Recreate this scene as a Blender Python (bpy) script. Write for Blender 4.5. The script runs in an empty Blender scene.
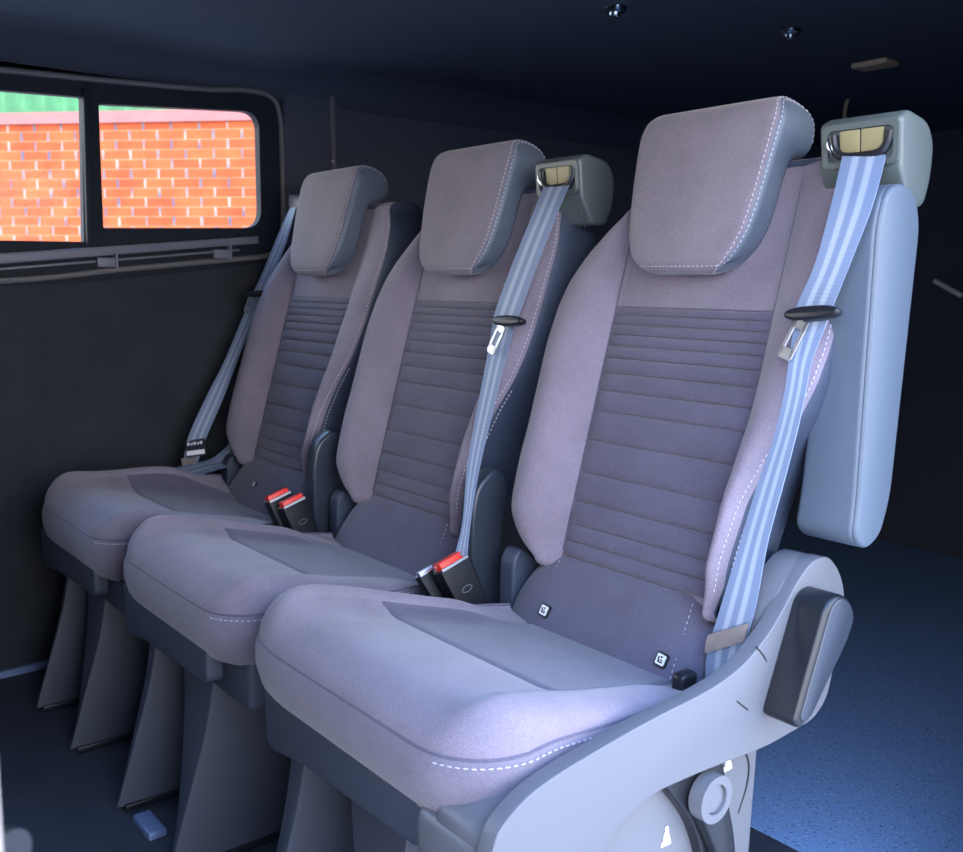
import bpy, bmesh, math, random
from mathutils import Vector, Matrix
random.seed(4)
SC = bpy.context.scene
COL = SC.collection

# ------------------------------------------------------------------ helpers
def lerp(a, b, t): return a + (b - a) * t
def table(tb, z):
    if z <= tb[0][0]: return tb[0][1]
    for (a, va), (b, vb) in zip(tb, tb[1:]):
        if z <= b:
            t = (z - a) / (b - a)
            return lerp(va, vb, t)
    return tb[-1][1]
def stable(tb, z):
    """monotone-ish smooth table (averaged)"""
    h = .008
    return (table(tb, z - h) + 2 * table(tb, z) + table(tb, z + h)) / 4
def sstep(a, b, x):
    t = max(0., min(1., (x - a) / (b - a)))
    return t * t * (3 - 2 * t)
def catmull(pts, n=8, closed=False):
    P = [Vector(p) for p in pts]; out = []; m = len(P)
    for i in range(m if closed else m - 1):
        if closed: p0, p1, p2, p3 = P[i-1], P[i], P[(i+1) % m], P[(i+2) % m]
        else: p0, p1, p2, p3 = P[max(i-1, 0)], P[i], P[i+1], P[min(i+2, m-1)]
        for k in range(n):
            t = k / n
            out.append(.5 * (2*p1 + (p2-p0)*t + (2*p0-5*p1+4*p2-p3)*t*t + (3*p1-p0-3*p2+p3)*t**3))
    if not closed: out.append(P[-1].copy())
    return out
def round_poly(pts, r, n=5):
    out = []; m = len(pts)
    for i in range(m):
        a, b, c = Vector(pts[i-1]), Vector(pts[i]), Vector(pts[(i+1) % m])
        rr = r[i] if isinstance(r, (list, tuple)) else r
        d1, d2 = (a-b), (c-b)
        q = min(rr, d1.length*.45, d2.length*.45)
        if q < 1e-5: out.append(tuple(b)); continue
        p1, p2 = b + d1.normalized()*q, b + d2.normalized()*q
        for k in range(n+1):
            t = k/n
            out.append(tuple(p1*(1-t)**2 + b*2*t*(1-t) + p2*t*t))
    return out

def obj(name, verts, faces, mat, parent=None, smooth=True, sharp=40, uvs=None):
    me = bpy.data.meshes.new(name)
    me.from_pydata([tuple(v) for v in verts], [], faces)
    bm = bmesh.new(); bm.from_mesh(me)
    bmesh.ops.recalc_face_normals(bm, faces=bm.faces[:]); bm.to_mesh(me); bm.free()
    if uvs:
        uvl = me.uv_layers.new(name='UVMap')
        for lp in me.loops: uvl.data[lp.index].uv = uvs[lp.vertex_index]
    me.materials.append(mat)
    if smooth:
        me.polygons.foreach_set('use_smooth', [True]*len(me.polygons))
        me.set_sharp_from_angle(angle=math.radians(sharp))
    o = bpy.data.objects.new(name, me); COL.objects.link(o)
    if parent: o.parent = parent
    return o
def empty(name, loc, label, cat, group=None):
    o = bpy.data.objects.new(name, None); COL.objects.link(o); o.location = loc; o.empty_display_size = .05
    o['label'] = label; o['category'] = cat
    if group: o['group'] = group
    return o
def tag(o, label, cat, group=None):
    o['label'] = label; o['category'] = cat
    if group: o['group'] = group
    return o
def struct(o):
    o['kind'] = 'structure'; return o

class MB:
    """collects shapes for ONE mesh"""
    def __init__(s): s.v = []; s.f = []
    def add(s, vs, fs):
        k = len(s.v); s.v += [Vector(v) for v in vs]; s.f += [tuple(i+k for i in f) for f in fs]
    def box(s, x0, x1, y0, y1, z0, z1):
        s.add([(x, y, z) for x in (x0, x1) for y in (y0, y1) for z in (z0, z1)],
              [(0,1,3,2),(4,6,7,5),(0,4,5,1),(2,3,7,6),(0,2,6,4),(1,5,7,3)])
    def rbox(s, x0, x1, y0, y1, z0, z1, b=.006, seg=3):
        bm = bmesh.new()
        bmesh.ops.create_cube(bm, size=1)
        for v in bm.verts:
            v.co = ((x0+x1)/2+v.co.x*(x1-x0), (y0+y1)/2+v.co.y*(y1-y0), (z0+z1)/2+v.co.z*(z1-z0))
        bmesh.ops.bevel(bm, geom=bm.edges[:], offset=b, segments=seg, profile=.5, affect='EDGES')
        s.bm(bm)
    def bm(s, bm, M=None):
        bm.verts.ensure_lookup_table(); bm.verts.index_update()
        s.add([(M @ v.co) if M else v.co.copy() for v in bm.verts], [tuple(v.index for v in f.verts) for f in bm.faces]); bm.free()
    def prism(s, poly, h0, h1, bev=.0, seg=3, M=None):
        """poly in (a,b), extruded along the third axis h0..h1; M maps (a,b,h)"""
        bm = bmesh.new()
        lo = [bm.verts.new((p[0], p[1], h0)) for p in poly]
        hi = [bm.verts.new((p[0], p[1], h1)) for p in poly]
        n = len(poly)
        bm.faces.new(lo[::-1]); bm.faces.new(hi)
        for i in range(n): bm.faces.new((lo[i], lo[(i+1) % n], hi[(i+1) % n], hi[i]))
        bmesh.ops.recalc_face_normals(bm, faces=bm.faces[:])
        if bev > 0:
            L = set(lo); H = set(hi)
            ed = [e for e in bm.edges if (e.verts[0] in L and e.verts[1] in L) or (e.verts[0] in H and e.verts[1] in H)]
            bmesh.ops.bevel(bm, geom=ed, offset=bev, segments=seg, profile=.5, affect='EDGES', clamp_overlap=True)
        s.bm(bm, M)
    def tube(s, pts, r, n=10, closed=False):
        P = [Vector(p) for p in pts]; m = len(P); rings = []
        up = Vector((.13, .27, .95)); k0 = len(s.v); prev = None
        for i in range(m):
            a = P[i-1] if (i or closed) else P[i]; b = P[(i+1) % m] if (i < m-1 or closed) else P[i]
            t = (b-a).normalized()
            nrm = (prev - t*prev.dot(t)).normalized() if prev is not None else t.cross(up).normalized()
            prev = nrm; bi = t.cross(nrm)
            rr = r[i] if isinstance(r, (list, tuple)) else r
            s.v += [P[i] + (nrm*math.cos(2*math.pi*k/n) + bi*math.sin(2*math.pi*k/n))*rr for k in range(n)]
        for i in range(m if closed else m-1):
            j = (i+1) % m
            for k in range(n):
                s.f.append((k0+i*n+k, k0+i*n+(k+1) % n, k0+j*n+(k+1) % n, k0+j*n+k))
        if not closed:
            s.f.append(tuple(k0+k for k in range(n))[::-1]); s.f.append(tuple(k0+(m-1)*n+k for k in range(n)))
    def stitches(s, path, ln=.0042, gap=.0030, r=.0008):
        """a row of thread stitches lying along a path of points"""
        P = [Vector(p) for p in path]; seg = [(b-a).length for a, b in zip(P, P[1:])]
        tot = sum(seg); d = 0
        def at(q):
            for a, b, l in zip(P, P[1:], seg):
                if q <= l: return a.lerp(b, q/l if l else 0)
                q -= l
            return P[-1]
        while d + ln < tot:
            a, b = at(d), at(d+ln)
            if (b-a).length > 1e-5:
                m = (a+b)/2
                s.tube([a, a.lerp(m, .3), m, b.lerp(m, .3), b], [r*.5, r, r, r, r*.5], 5)
            d += ln + gap
    def build(s, name, mat, parent=None, smooth=True, sharp=40): return obj(name, s.v, s.f, mat, parent, smooth, sharp)

def prism(name, poly, h0, h1, mat, parent=None, bev=.004, M=None, seg=3):
    m = MB(); m.prism(poly, h0, h1, bev, seg, M); return m.build(name, mat, parent, sharp=30)
YZ = Matrix(((0,0,1,0),(1,0,0,0),(0,1,0,0),(0,0,0,1)))    # poly (y,z), extruded along x
XZ = Matrix(((1,0,0,0),(0,0,1,0),(0,1,0,0),(0,0,0,1)))    # poly (x,z), extruded along y
def frame(o, a, b):
    a = Vector(a).normalized(); b = Vector(b); b = (b - a*b.dot(a)).normalized(); n = a.cross(b)
    return Matrix(((a.x,b.x,n.x,o[0]),(a.y,b.y,n.y,o[1]),(a.z,b.z,n.z,o[2]),(0,0,0,1)))

# ------------------------------------------------------------------ materials
def nodes(name):
    m = bpy.data.materials.new(name); m.use_nodes = True
    nt = m.node_tree; return m, nt, nt.nodes['Principled BSDF']
def plain(name, c, rough=.5, metal=0., grain=0., gs=300., spec=.5, vary=0., coat=0.):
    m, nt, b = nodes(name)
    b.inputs['Base Color'].default_value = (*c, 1); b.inputs['Roughness'].default_value = rough
    b.inputs['Metallic'].default_value = metal; b.inputs['Specular IOR Level'].default_value = spec
    if coat: b.inputs['Coat Weight'].default_value = coat
    tc = nt.nodes.new('ShaderNodeTexCoord')
    if grain:
        n = nt.nodes.new('ShaderNodeTexNoise'); n.inputs['Scale'].default_value = gs; n.inputs['Detail'].default_value = 3
        bu = nt.nodes.new('ShaderNodeBump'); bu.inputs['Strength'].default_value = grain; bu.inputs['Distance'].default_value = .001
        nt.links.new(tc.outputs['Object'], n.inputs['Vector']); nt.links.new(n.outputs['Fac'], bu.inputs['Height'])
        nt.links.new(bu.outputs['Normal'], b.inputs['Normal'])
    if vary:
        n2 = nt.nodes.new('ShaderNodeTexNoise'); n2.inputs['Scale'].default_value = 9; n2.inputs['Detail'].default_value = 5
        r = nt.nodes.new('ShaderNodeValToRGB')
        r.color_ramp.elements[0].position = .3; r.color_ramp.elements[1].position = .7
        r.color_ramp.elements[0].color = (*[x*(1-vary) for x in c], 1); r.color_ramp.elements[1].color = (*[x*(1+vary) for x in c], 1)
        nt.links.new(tc.outputs['Object'], n2.inputs['Vector']); nt.links.new(n2.outputs['Fac'], r.inputs['Fac'])
        nt.links.new(r.outputs['Color'], b.inputs['Base Color'])
    return m
def fabric(name, c, fine=800., amp=.34, rib=None, ribs=420.):
    """woven cloth: mottled thread colour, fine bump; optional fine rib lines along one axis"""
    m, nt, b = nodes(name)
    b.inputs['Roughness'].default_value = .92; b.inputs['Specular IOR Level'].default_value = .25
    b.inputs['Sheen Weight'].default_value = .25; b.inputs['Sheen Roughness'].default_value = .5
    tc = nt.nodes.new('ShaderNodeTexCoord')
    n = nt.nodes.new('ShaderNodeTexNoise'); n.inputs['Scale'].default_value = fine; n.inputs['Detail'].default_value = 2
    n.inputs['Roughness'].default_value = .7
    n3 = nt.nodes.new('ShaderNodeTexNoise'); n3.inputs['Scale'].default_value = 14; n3.inputs['Detail'].default_value = 4
    mx = nt.nodes.new('ShaderNodeMath'); mx.operation = 'MULTIPLY_ADD'; mx.inputs[1].default_value = .35
    r = nt.nodes.new('ShaderNodeValToRGB')
    r.color_ramp.elements[0].position = .42; r.color_ramp.elements[1].position = .9
    r.color_ramp.elements[0].color = (*[x*(1-amp) for x in c], 1); r.color_ramp.elements[1].color = (*[min(1, x*(1+amp)) for x in c], 1)
    bu = nt.nodes.new('ShaderNodeBump'); bu.inputs['Strength'].default_value = .35; bu.inputs['Distance'].default_value = .0012
    L = nt.links.new
    L(tc.outputs['Object'], n.inputs['Vector']); L(tc.outputs['Object'], n3.inputs['Vector'])
    L(n3.outputs['Fac'], mx.inputs[0]); L(n.outputs['Fac'], mx.inputs[2]); L(mx.outputs[0], r.inputs['Fac'])
    L(r.outputs['Color'], b.inputs['Base Color'])
    src = n.outputs['Fac']
    if rib is not None:
        w = nt.nodes.new('ShaderNodeTexWave'); w.bands_direction = rib; w.inputs['Scale'].default_value = ribs
        w.inputs['Distortion'].default_value = .6; w.inputs['Detail'].default_value = 1
        L(tc.outputs['Object'], w.inputs['Vector'])
        ad = nt.nodes.new('ShaderNodeMath'); ad.operation = 'MULTIPLY_ADD'; ad.inputs[1].default_value = 1.0
        L(w.outputs['Fac'], ad.inputs[0]); L(n.outputs['Fac'], ad.inputs[2]); src = ad.outputs[0]
    L(src, bu.inputs['Height']); L(bu.outputs['Normal'], b.inputs['Normal'])
    return m

M = {}
M['cloth']   = fabric('lilac_grey_cloth', (.222, .186, .234))
M['head']    = fabric('headrest_cloth', (.212, .178, .210))
M['insert']  = fabric('ribbed_dark_cloth', (.112, .100, .148), rib='Z', ribs=130)
M['cinsert'] = fabric('cushion_dark_cloth', (.114, .102, .148), rib='X', ribs=110)
M['kick']    = fabric('flat_dark_cloth', (.108, .098, .144))
M['cside']   = fabric('cushion_border_cloth', (.186, .160, .205))
M['vinyl']   = plain('dark_blue_vinyl', (.045, .058, .095), .5, grain=.25, gs=700)
M['hvinyl']  = plain('blue_grey_vinyl', (.105, .130, .170), .5, grain=.25, gs=700)
M['arm']     = plain('armrest_vinyl', (.092, .118, .155), .42, grain=.2, gs=700)
M['plastic'] = plain('grey_moulded_plastic', (.135, .137, .155), .38, grain=.25, gs=500)
M['dplastic']= plain('dark_moulded_plastic', (.055, .062, .088), .5, grain=.3, gs=450)
M['hinge']   = plain('black_hinge_plastic', (.03, .038, .055), .3, grain=.05, gs=300)
M['retr']    = plain('khaki_grey_plastic', (.095, .115, .112), .4, grain=.15, gs=500)
M['khaki']   = plain('khaki_slot_plastic', (.33, .28, .14), .45)
M['black']   = plain('black_plastic', (.012, .013, .018), .35)
M['buckle']  = plain('buckle_black', (.006, .007, .011), .45, grain=.2, gs=600, spec=.3)
M['red']     = plain('red_button', (.85, .035, .018), .35)
M['chrome']  = plain('chrome', (.8, .8, .82), .18, 1.)
M['steel']   = plain('steel', (.50, .51, .55), .38, 1.)
M['thread']  = plain('pale_thread', (.55, .52, .62), .8)
M['white']   = plain('white_print', (.85, .85, .88), .5)
M['carpet']  = plain('black_wall_carpet', (.034, .038, .046), .95, grain=.6, gs=250, spec=.2, vary=.15)
M['ceil']    = plain('dark_headliner', (.075, .085, .115), .95, grain=.5, gs=250, spec=.2)
M['frame']   = plain('window_frame_black', (.012, .016, .024), .65, spec=.2)
M['rail']    = plain('grey_rail', (.17, .175, .21), .45)
M['trimtan'] = plain('grey_rubber_trim', (.16, .15, .15), .6)
M['mat']     = plain('dark_floor_mat', (.045, .052, .072), .7, grain=.5, gs=200, vary=.15)
M['alu']     = plain('floor_edge_strip', (.20, .27, .46), .35, .2)
M['paint']   = plain('cream_paint', (.38, .335, .30), .4)
M['tan']     = plain('tan_lens', (.50, .36, .24), .6)
M['coping']  = plain('pink_coping', (.36, .12, .105), .7, vary=.1)
M['green']   = plain('green_sheet', (.045, .20, .07), .5, vary=.2)
M['ground']  = plain('pale_concrete', (.42, .40, .38), .9, vary=.12)
M['fuzz']    = plain('frayed_brown_stitching', (.30, .25, .24), .95, grain=1, gs=900, vary=.4)
M['labelblk']= plain('label_black', (.012, .014, .03), .5)

# webbing: lengthwise stripes by UV
m, nt, b = nodes('grey_belt_webbing'); b.inputs['Roughness'].default_value = .55
tc = nt.nodes.new('ShaderNodeTexCoord'); sp = nt.nodes.new('ShaderNodeSeparateXYZ'); r = nt.nodes.new('ShaderNodeValToRGB')
els = r.color_ramp.elements; r.color_ramp.interpolation = 'LINEAR'
lo, hi = (.19, .245, .37, 1), (.36, .41, .51, 1)
els[0].position = 0; els[0].color = lo; els[1].position = 1; els[1].color = lo
for p, c in ((.22, lo), (.27, hi), (.38, hi), (.43, lo), (.57, lo), (.62, hi), (.73, hi), (.78, lo)):
    e = els.new(p); e.color = c
nt.links.new(tc.outputs['UV'], sp.inputs[0]); nt.links.new(sp.outputs['X'], r.inputs['Fac']); nt.links.new(r.outputs['Color'], b.inputs['Base Color'])
wv = nt.nodes.new('ShaderNodeTexWave'); wv.inputs['Scale'].default_value = 60; wv.bands_direction = 'Y'
bu = nt.nodes.new('ShaderNodeBump'); bu.inputs['Strength'].default_value = .3; bu.inputs['Distance'].default_value = .0006
nt.links.new(tc.outputs['UV'], wv.inputs['Vector']); nt.links.new(wv.outputs['Fac'], bu.inputs['Height']); nt.links.new(bu.outputs['Normal'], b.inputs['Normal'])
M['web'] = m
# blue speckled vinyl floor
m, nt, b = nodes('blue_speckled_vinyl'); b.inputs['Roughness'].default_value = .42
tc = nt.nodes.new('ShaderNodeTexCoord')
base = (.27, .43, .75, 1)
def speck(scale, lo, hi, col, prev):
    n = nt.nodes.new('ShaderNodeTexNoise'); n.inputs['Scale'].default_value = scale; n.inputs['Detail'].default_value = 2
    rr = nt.nodes.new('ShaderNodeValToRGB'); rr.color_ramp.elements[0].position = lo; rr.color_ramp.elements[1].position = hi
    mx = nt.nodes.new('ShaderNodeMixRGB'); mx.inputs[2].default_value = col
    nt.links.new(tc.outputs['Object'], n.inputs['Vector']); nt.links.new(n.outputs['Fac'], rr.inputs['Fac']); nt.links.new(rr.outputs['Color'], mx.inputs[0])
    if prev is None: mx.inputs[1].default_value = base
    else: nt.links.new(prev, mx.inputs[1])
    return mx.outputs[0]
c1 = speck(170, .62, .68, (.06, .12, .28, 1), None)
c2 = speck(230, .64, .70, (.75, .85, .98, 1), c1)
nt.links.new(c2, b.inputs['Base Color'])
M['speckle'] = m
# bricks
m, nt, b = nodes('orange_brick'); b.inputs['Roughness'].default_value = .85
tc = nt.nodes.new('ShaderNodeTexCoord'); br = nt.nodes.new('ShaderNodeTexBrick')
br.inputs['Scale'].default_value = 1; br.inputs['Brick Width'].default_value = .235; br.inputs['Row Height'].default_value = .0745
br.inputs['Mortar Size'].default_value = .0045; br.inputs['Mortar Smooth'].default_value = .2; br.inputs['Bias'].default_value = -.1
br.inputs['Color1'].default_value = (.48, .068, .012, 1); br.inputs['Color2'].default_value = (.53, .098, .020, 1); br.inputs['Mortar'].default_value = (.50, .17, .07, 1)
n = nt.nodes.new('ShaderNodeTexNoise'); n.inputs['Scale'].default_value = 5; n.inputs['Detail'].default_value = 6
mp = nt.nodes.new('ShaderNodeMapping')
hs = nt.nodes.new('ShaderNodeMixRGB'); hs.blend_type = 'MULTIPLY'; hs.inputs[0].default_value = .55
rr = nt.nodes.new('ShaderNodeValToRGB'); rr.color_ramp.elements[0].position = .35; rr.color_ramp.elements[0].color = (.55, .5, .42, 1); rr.color_ramp.elements[1].position = .6
nt.links.new(tc.outputs['Object'], mp.inputs['Vector']); nt.links.new(mp.outputs[0], br.inputs['Vector']); nt.links.new(tc.outputs['Object'], n.inputs['Vector'])
nt.links.new(n.outputs['Fac'], rr.inputs['Fac']); nt.links.new(br.outputs['Color'], hs.inputs[1]); nt.links.new(rr.outputs['Color'], hs.inputs[2])
def mth(op, a, b_=None):
    n_ = nt.nodes.new('ShaderNodeMath'); n_.operation = op
    for k_, v_ in enumerate((a, b_)):
        if v_ is None: continue
        if isinstance(v_, (int, float)): n_.inputs[k_].default_value = v_
        else: nt.links.new(v_, n_.inputs[k_])
    return n_.outputs[0]
sxyz = nt.nodes.new('ShaderNodeSeparateXYZ'); nt.links.new(tc.outputs['Object'], sxyz.inputs[0])
row = mth('FLOOR', mth('DIVIDE', sxyz.outputs['Y'], .0745))
fx = mth('FRACT', mth('ADD', mth('DIVIDE', sxyz.outputs['X'], .235), mth('MULTIPLY', mth('FLOORED_MODULO', mth('ADD', row, 1.), 2.), .5)))
nj = nt.nodes.new('ShaderNodeTexNoise'); nj.inputs['Scale'].default_value = 9; nt.links.new(tc.outputs['Object'], nj.inputs['Vector'])
edge = mth('LESS_THAN', mth('ABSOLUTE', mth('SUBTRACT', mth('FRACT', mth('ADD', fx, .5)), .5)), mth('MULTIPLY', nj.outputs['Fac'], .085))
jm = nt.nodes.new('ShaderNodeMixRGB'); nt.links.new(edge, jm.inputs[0]); nt.links.new(hs.outputs[0], jm.inputs[1])
jc = nt.nodes.new('ShaderNodeValToRGB'); jc.color_ramp.elements[0].position = .4; jc.color_ramp.elements[0].color = (.09, .085, .12, 1); jc.color_ramp.elements[1].position = .62; jc.color_ramp.elements[1].color = (.30, .24, .18, 1)
nj2 = nt.nodes.new('ShaderNodeTexNoise'); nj2.inputs['Scale'].default_value = 5; nt.links.new(tc.outputs['Object'], nj2.inputs['Vector']); nt.links.new(nj2.outputs['Fac'], jc.inputs['Fac']); nt.links.new(jc.outputs['Color'], jm.inputs[2])
nt.links.new(jm.outputs[0], b.inputs['Base Color'])
M['brick'] = m
# thin window glass
m = bpy.data.materials.new('clear_glass'); m.use_nodes = True; nt = m.node_tree; nt.nodes.clear()
out = nt.nodes.new('ShaderNodeOutputMaterial'); tr = nt.nodes.new('ShaderNodeBsdfTransparent'); tr.inputs[0].default_value = (.93, .96, .95, 1)
gl = nt.nodes.new('ShaderNodeBsdfGlossy'); gl.inputs['Roughness'].default_value = .02
fr = nt.nodes.new('ShaderNodeFresnel'); fr.inputs[0].default_value = 1.12; mx = nt.nodes.new('ShaderNodeMixShader')
nt.links.new(fr.outputs[0], mx.inputs[0]); nt.links.new(tr.outputs[0], mx.inputs[1]); nt.links.new(gl.outputs[0], mx.inputs[2]); nt.links.new(mx.outputs[0], out.inputs[0])
M['glass'] = m

# ------------------------------------------------------------------ seat geometry (local: x across, y rearwards, z up)
WL = [(.50,.178),(.505,.195),(.512,.208),(.525,.223),(.54,.234),(.56,.243),(.585,.248),(.62,.249),(.69,.247),(.75,.248),(.82,.250),(.87,.247),(.91,.237),(.95,.216),(.99,.182),(1.02,.148),(1.04,.118),(1.06,.08)]
WR = [(.50,.13),(.51,.165),(.53,.195),(.55,.210),(.575,.225),(.62,.236),(.69,.243),(.75,.250),(.82,.255),(.91,.256),(.97,.252),(1.01,.243),(1.035,.228),(1.06,.205)]
WS = [(.50,.155),(.535,.168),(.58,.172),(.64,.180),(.70,.200),(.75,.226),(.79,.238),(.83,.243),(.90,.243),(.97,.238),(1.02,.224),(1.06,.196)]
PK = [(.50,.030),(.56,.055),(.65,.057),(.80,.050),(.90,.036),(.97,.020),(1.05,.008)]
XI = .137
RIBS = [.869,.8585,.845,.830,.814,.796,.774,.748,.718,.675,.627,.585,.552,.528,.506]
def Y0(z): return .017 + .277*(z - .503)
def rib(z):
    if z > RIBS[0] or z < RIBS[-1]: return 0.
    for a, b in zip(RIBS, RIBS[1:]):
        if b <= z <= a:
            t = (z-b)/(a-b)
            return .0074*max(0., math.sin(math.pi*t))**.42 * min(1, (a-b)/.03+.35)
    return 0.
def seam_half(z, right): 
    s = stable(WS, z)
    return s if right else stable(WL, z)-.009
def fd(x, z):
    """forward bulge of the backrest face"""
    a = abs(x); ws = seam_half(z, x > 0); p = stable(PK, z)
    if a <= XI:
        d = rib(z) if a < XI-.001 else 0
        return d * min(1, (XI-a)/.012 + .0)
    q = min(1, (a-XI)/(ws-XI))
    pk = .60
    return p*(1-(1-q/pk)**2) if q < pk else p*(1-.40*((q-pk)/(1-pk))**2)
def back_pt(x, z, off=0.): return Vector((x, Y0(z) - fd(x, z) - off, z))

def build_back(root):
    zs = set()
    for i in range(0, 36): zs.add(round(.50 + i*(1.05-.50)/35, 5))
    for a, b in zip(RIBS, RIBS[1:]):
        for k in range(7): zs.add(round(lerp(b, a, k/6), 5)); 
        zs.add(round(b+.0009, 5)); zs.add(round(a-.0009, 5))
    for k in range(12): zs.add(round(.50+.005*k, 5)); zs.add(round(1.05-.005*k, 5))
    zs = sorted(zs); zs = [z for i, z in enumerate(zs) if i == 0 or z-zs[i-1] > .0005]
    loops = []
    fr_q = [-1,-.9,-.8,-.7,-.6,-.48,-.36,-.24,-.13,-.05]
    nins = 14
    def loop(z, dz=0., ins=0.):
        wl, wr = stable(WL, z), min(stable(WR, z), stable(WS, z)+.006); sl, sr = seam_half(z, False), seam_half(z, True)
        pts = []
        def fp(x):
            p = back_pt(x, z); p.y += ins; p.z += dz; return p
        for q in fr_q: pts.append(fp(-(XI + (-q)*(sl-XI))))
        for k in range(nins+1):
            t = -1 + 2*k/nins; t = math.copysign(1-(1-abs(t))**1.35, t)
            pts.append(fp(XI*t))
        for q in fr_q[::-1]: pts.append(fp(XI + (-q)*(sr-XI)))
        yb = Y0(z); ds_r = fd(sr, z); ds_l = fd(-sl, z)
        def sp(x, d): return Vector((x, yb - d + (ins if d > -.05 else -ins), z+dz))
        g = .003
        R = [(sr+.0012, ds_r-g), (lerp(sr, wr, .45), lerp(ds_r, -.004, .22)-g), (lerp(sr, wr, .8), lerp(ds_r, -.012, .6)), (wr, -.018), (wr, -.04), (wr-.002, -.062), (wr-.010, -.078), (wr-.030, -.088)]
        Lf = [(sl+.0012, ds_l-g), (lerp(sl, wl, .45), lerp(ds_l, -.004, .22)-g), (lerp(sl, wl, .8), lerp(ds_l, -.012, .6)), (wl, -.018), (wl, -.04), (wl-.002, -.062), (wl-.010, -.078), (wl-.030, -.088)]
        pts += [sp(x, d) for x, d in R]
        for t in (.5, 0, -.5): pts.append(sp(t*(wr-.05), -.092))
        pts += [sp(-x, d) for x, d in Lf[::-1]]
        return pts
    for k in range(5, 0, -1):
        a = k/5*math.pi/2
        loops.append(loop(zs[0], -.016*math.sin(a), .026*(1-math.cos(a))))
    for z in zs: loops.append(loop(z))
    zt = zs[-1]
    for k in range(1, 6):
        a = k/5*math.pi/2
        loops.append(loop(zt+.001*k, .014*math.sin(a), .022*(1-math.cos(a))))
    n = len(loops[0]); nf = len(fr_q)
    iA, iB = nf, nf+nins            # insert columns
    iS0, iS1 = 0, 2*nf+nins         # seam columns
    nm = {'backrest': {}, 'back_insert': {}, 'side_panel': {}}
    fl = {k: [] for k in nm}; vs = {k: [] for k in nm}
    def vid(part, i, j):
        d = nm[part]; key = (i, j % n)
        if key not in d: d[key] = len(vs[part]); vs[part].append(loops[i][j % n])
        return d[key]
    for i in range(len(loops)-1):
        zc = (loops[i][iA].z + loops[i+1][iA].z)/2
        for j in range(n):
            if iA <= j < iB and .506 < zc < .869: p = 'back_insert'
            elif iS0 <= j < iS1: p = 'backrest'
            else: p = 'side_panel'
            fl[p].append((vid(p, i, j), vid(p, i, j+1), vid(p, i+1, j+1), vid(p, i+1, j)))
    fl['backrest'].append(tuple(vid('backrest', len(loops)-1, j) for j in range(iS0, iS1+1)) + tuple(vid('backrest', len(loops)-1, j) for j in range(iS1+1, n)))
    fl['side_panel'].append(tuple(vid('side_panel', 0, j) for j in range(n))[::-1])
    bo = obj('backrest', vs['backrest'], fl['backrest'], M['cloth'], root, sharp=60)
    io = obj('back_insert', vs['back_insert'], fl['back_insert'], M['insert'], root, sharp=70); io['label'] = 'dark horizontally ribbed centre panel'
    so = obj('side_panel', vs['side_panel'], fl['side_panel'], M['vinyl'], root, sharp=50); so['label'] = 'dark blue-grey side and rear cover'
    zz = [.53 + i*(1.03-.53)/60 for i in range(61)]
    st = MB(); st.stitches([back_pt(seam_half(z, True)-.0045, z, .0006) for z in zz], r=.0007); st.build('stitching', M['thread'], bo)['label'] = 'pale seam stitching'
    low = [.535 + i*.20/30 for i in range(31)]
    st = MB(); st.stitches([Vector((seam_half(z, True)+.0045, Y0(z)-fd(seam_half(z, True), z)+.0045, z)) for z in low])
    so2 = st.build('stitching', M['thread'], bo); so2['label'] = 'pale seam stitching'
    # piping lines of the upper panel and the insert border
    for s in (-1, 1):
        pp = MB(); pp.tube([back_pt(s*(XI+.001), z, -.0022) for z in [.512+i*.53/50 for i in range(51)]], .0026, 6); pp.build('seam_piping', M['insert'], bo)
    pp = MB(); pp.tube([(x, Y0(1.05)+.004+.0*x, 1.0615) for x in [-.07+k*.26/16 for k in range(17)]], .0042, 8); pp.build('top_piping', M['vinyl'], bo)['label'] = 'dark piping along the top edge'
    pp = MB(); pp.tube([back_pt(XI*(-1+2*k/20), .8705, -.0018) for k in range(21)], .0026, 6)
    pp.build('seam_piping', M['insert'], bo)
    return bo

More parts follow.
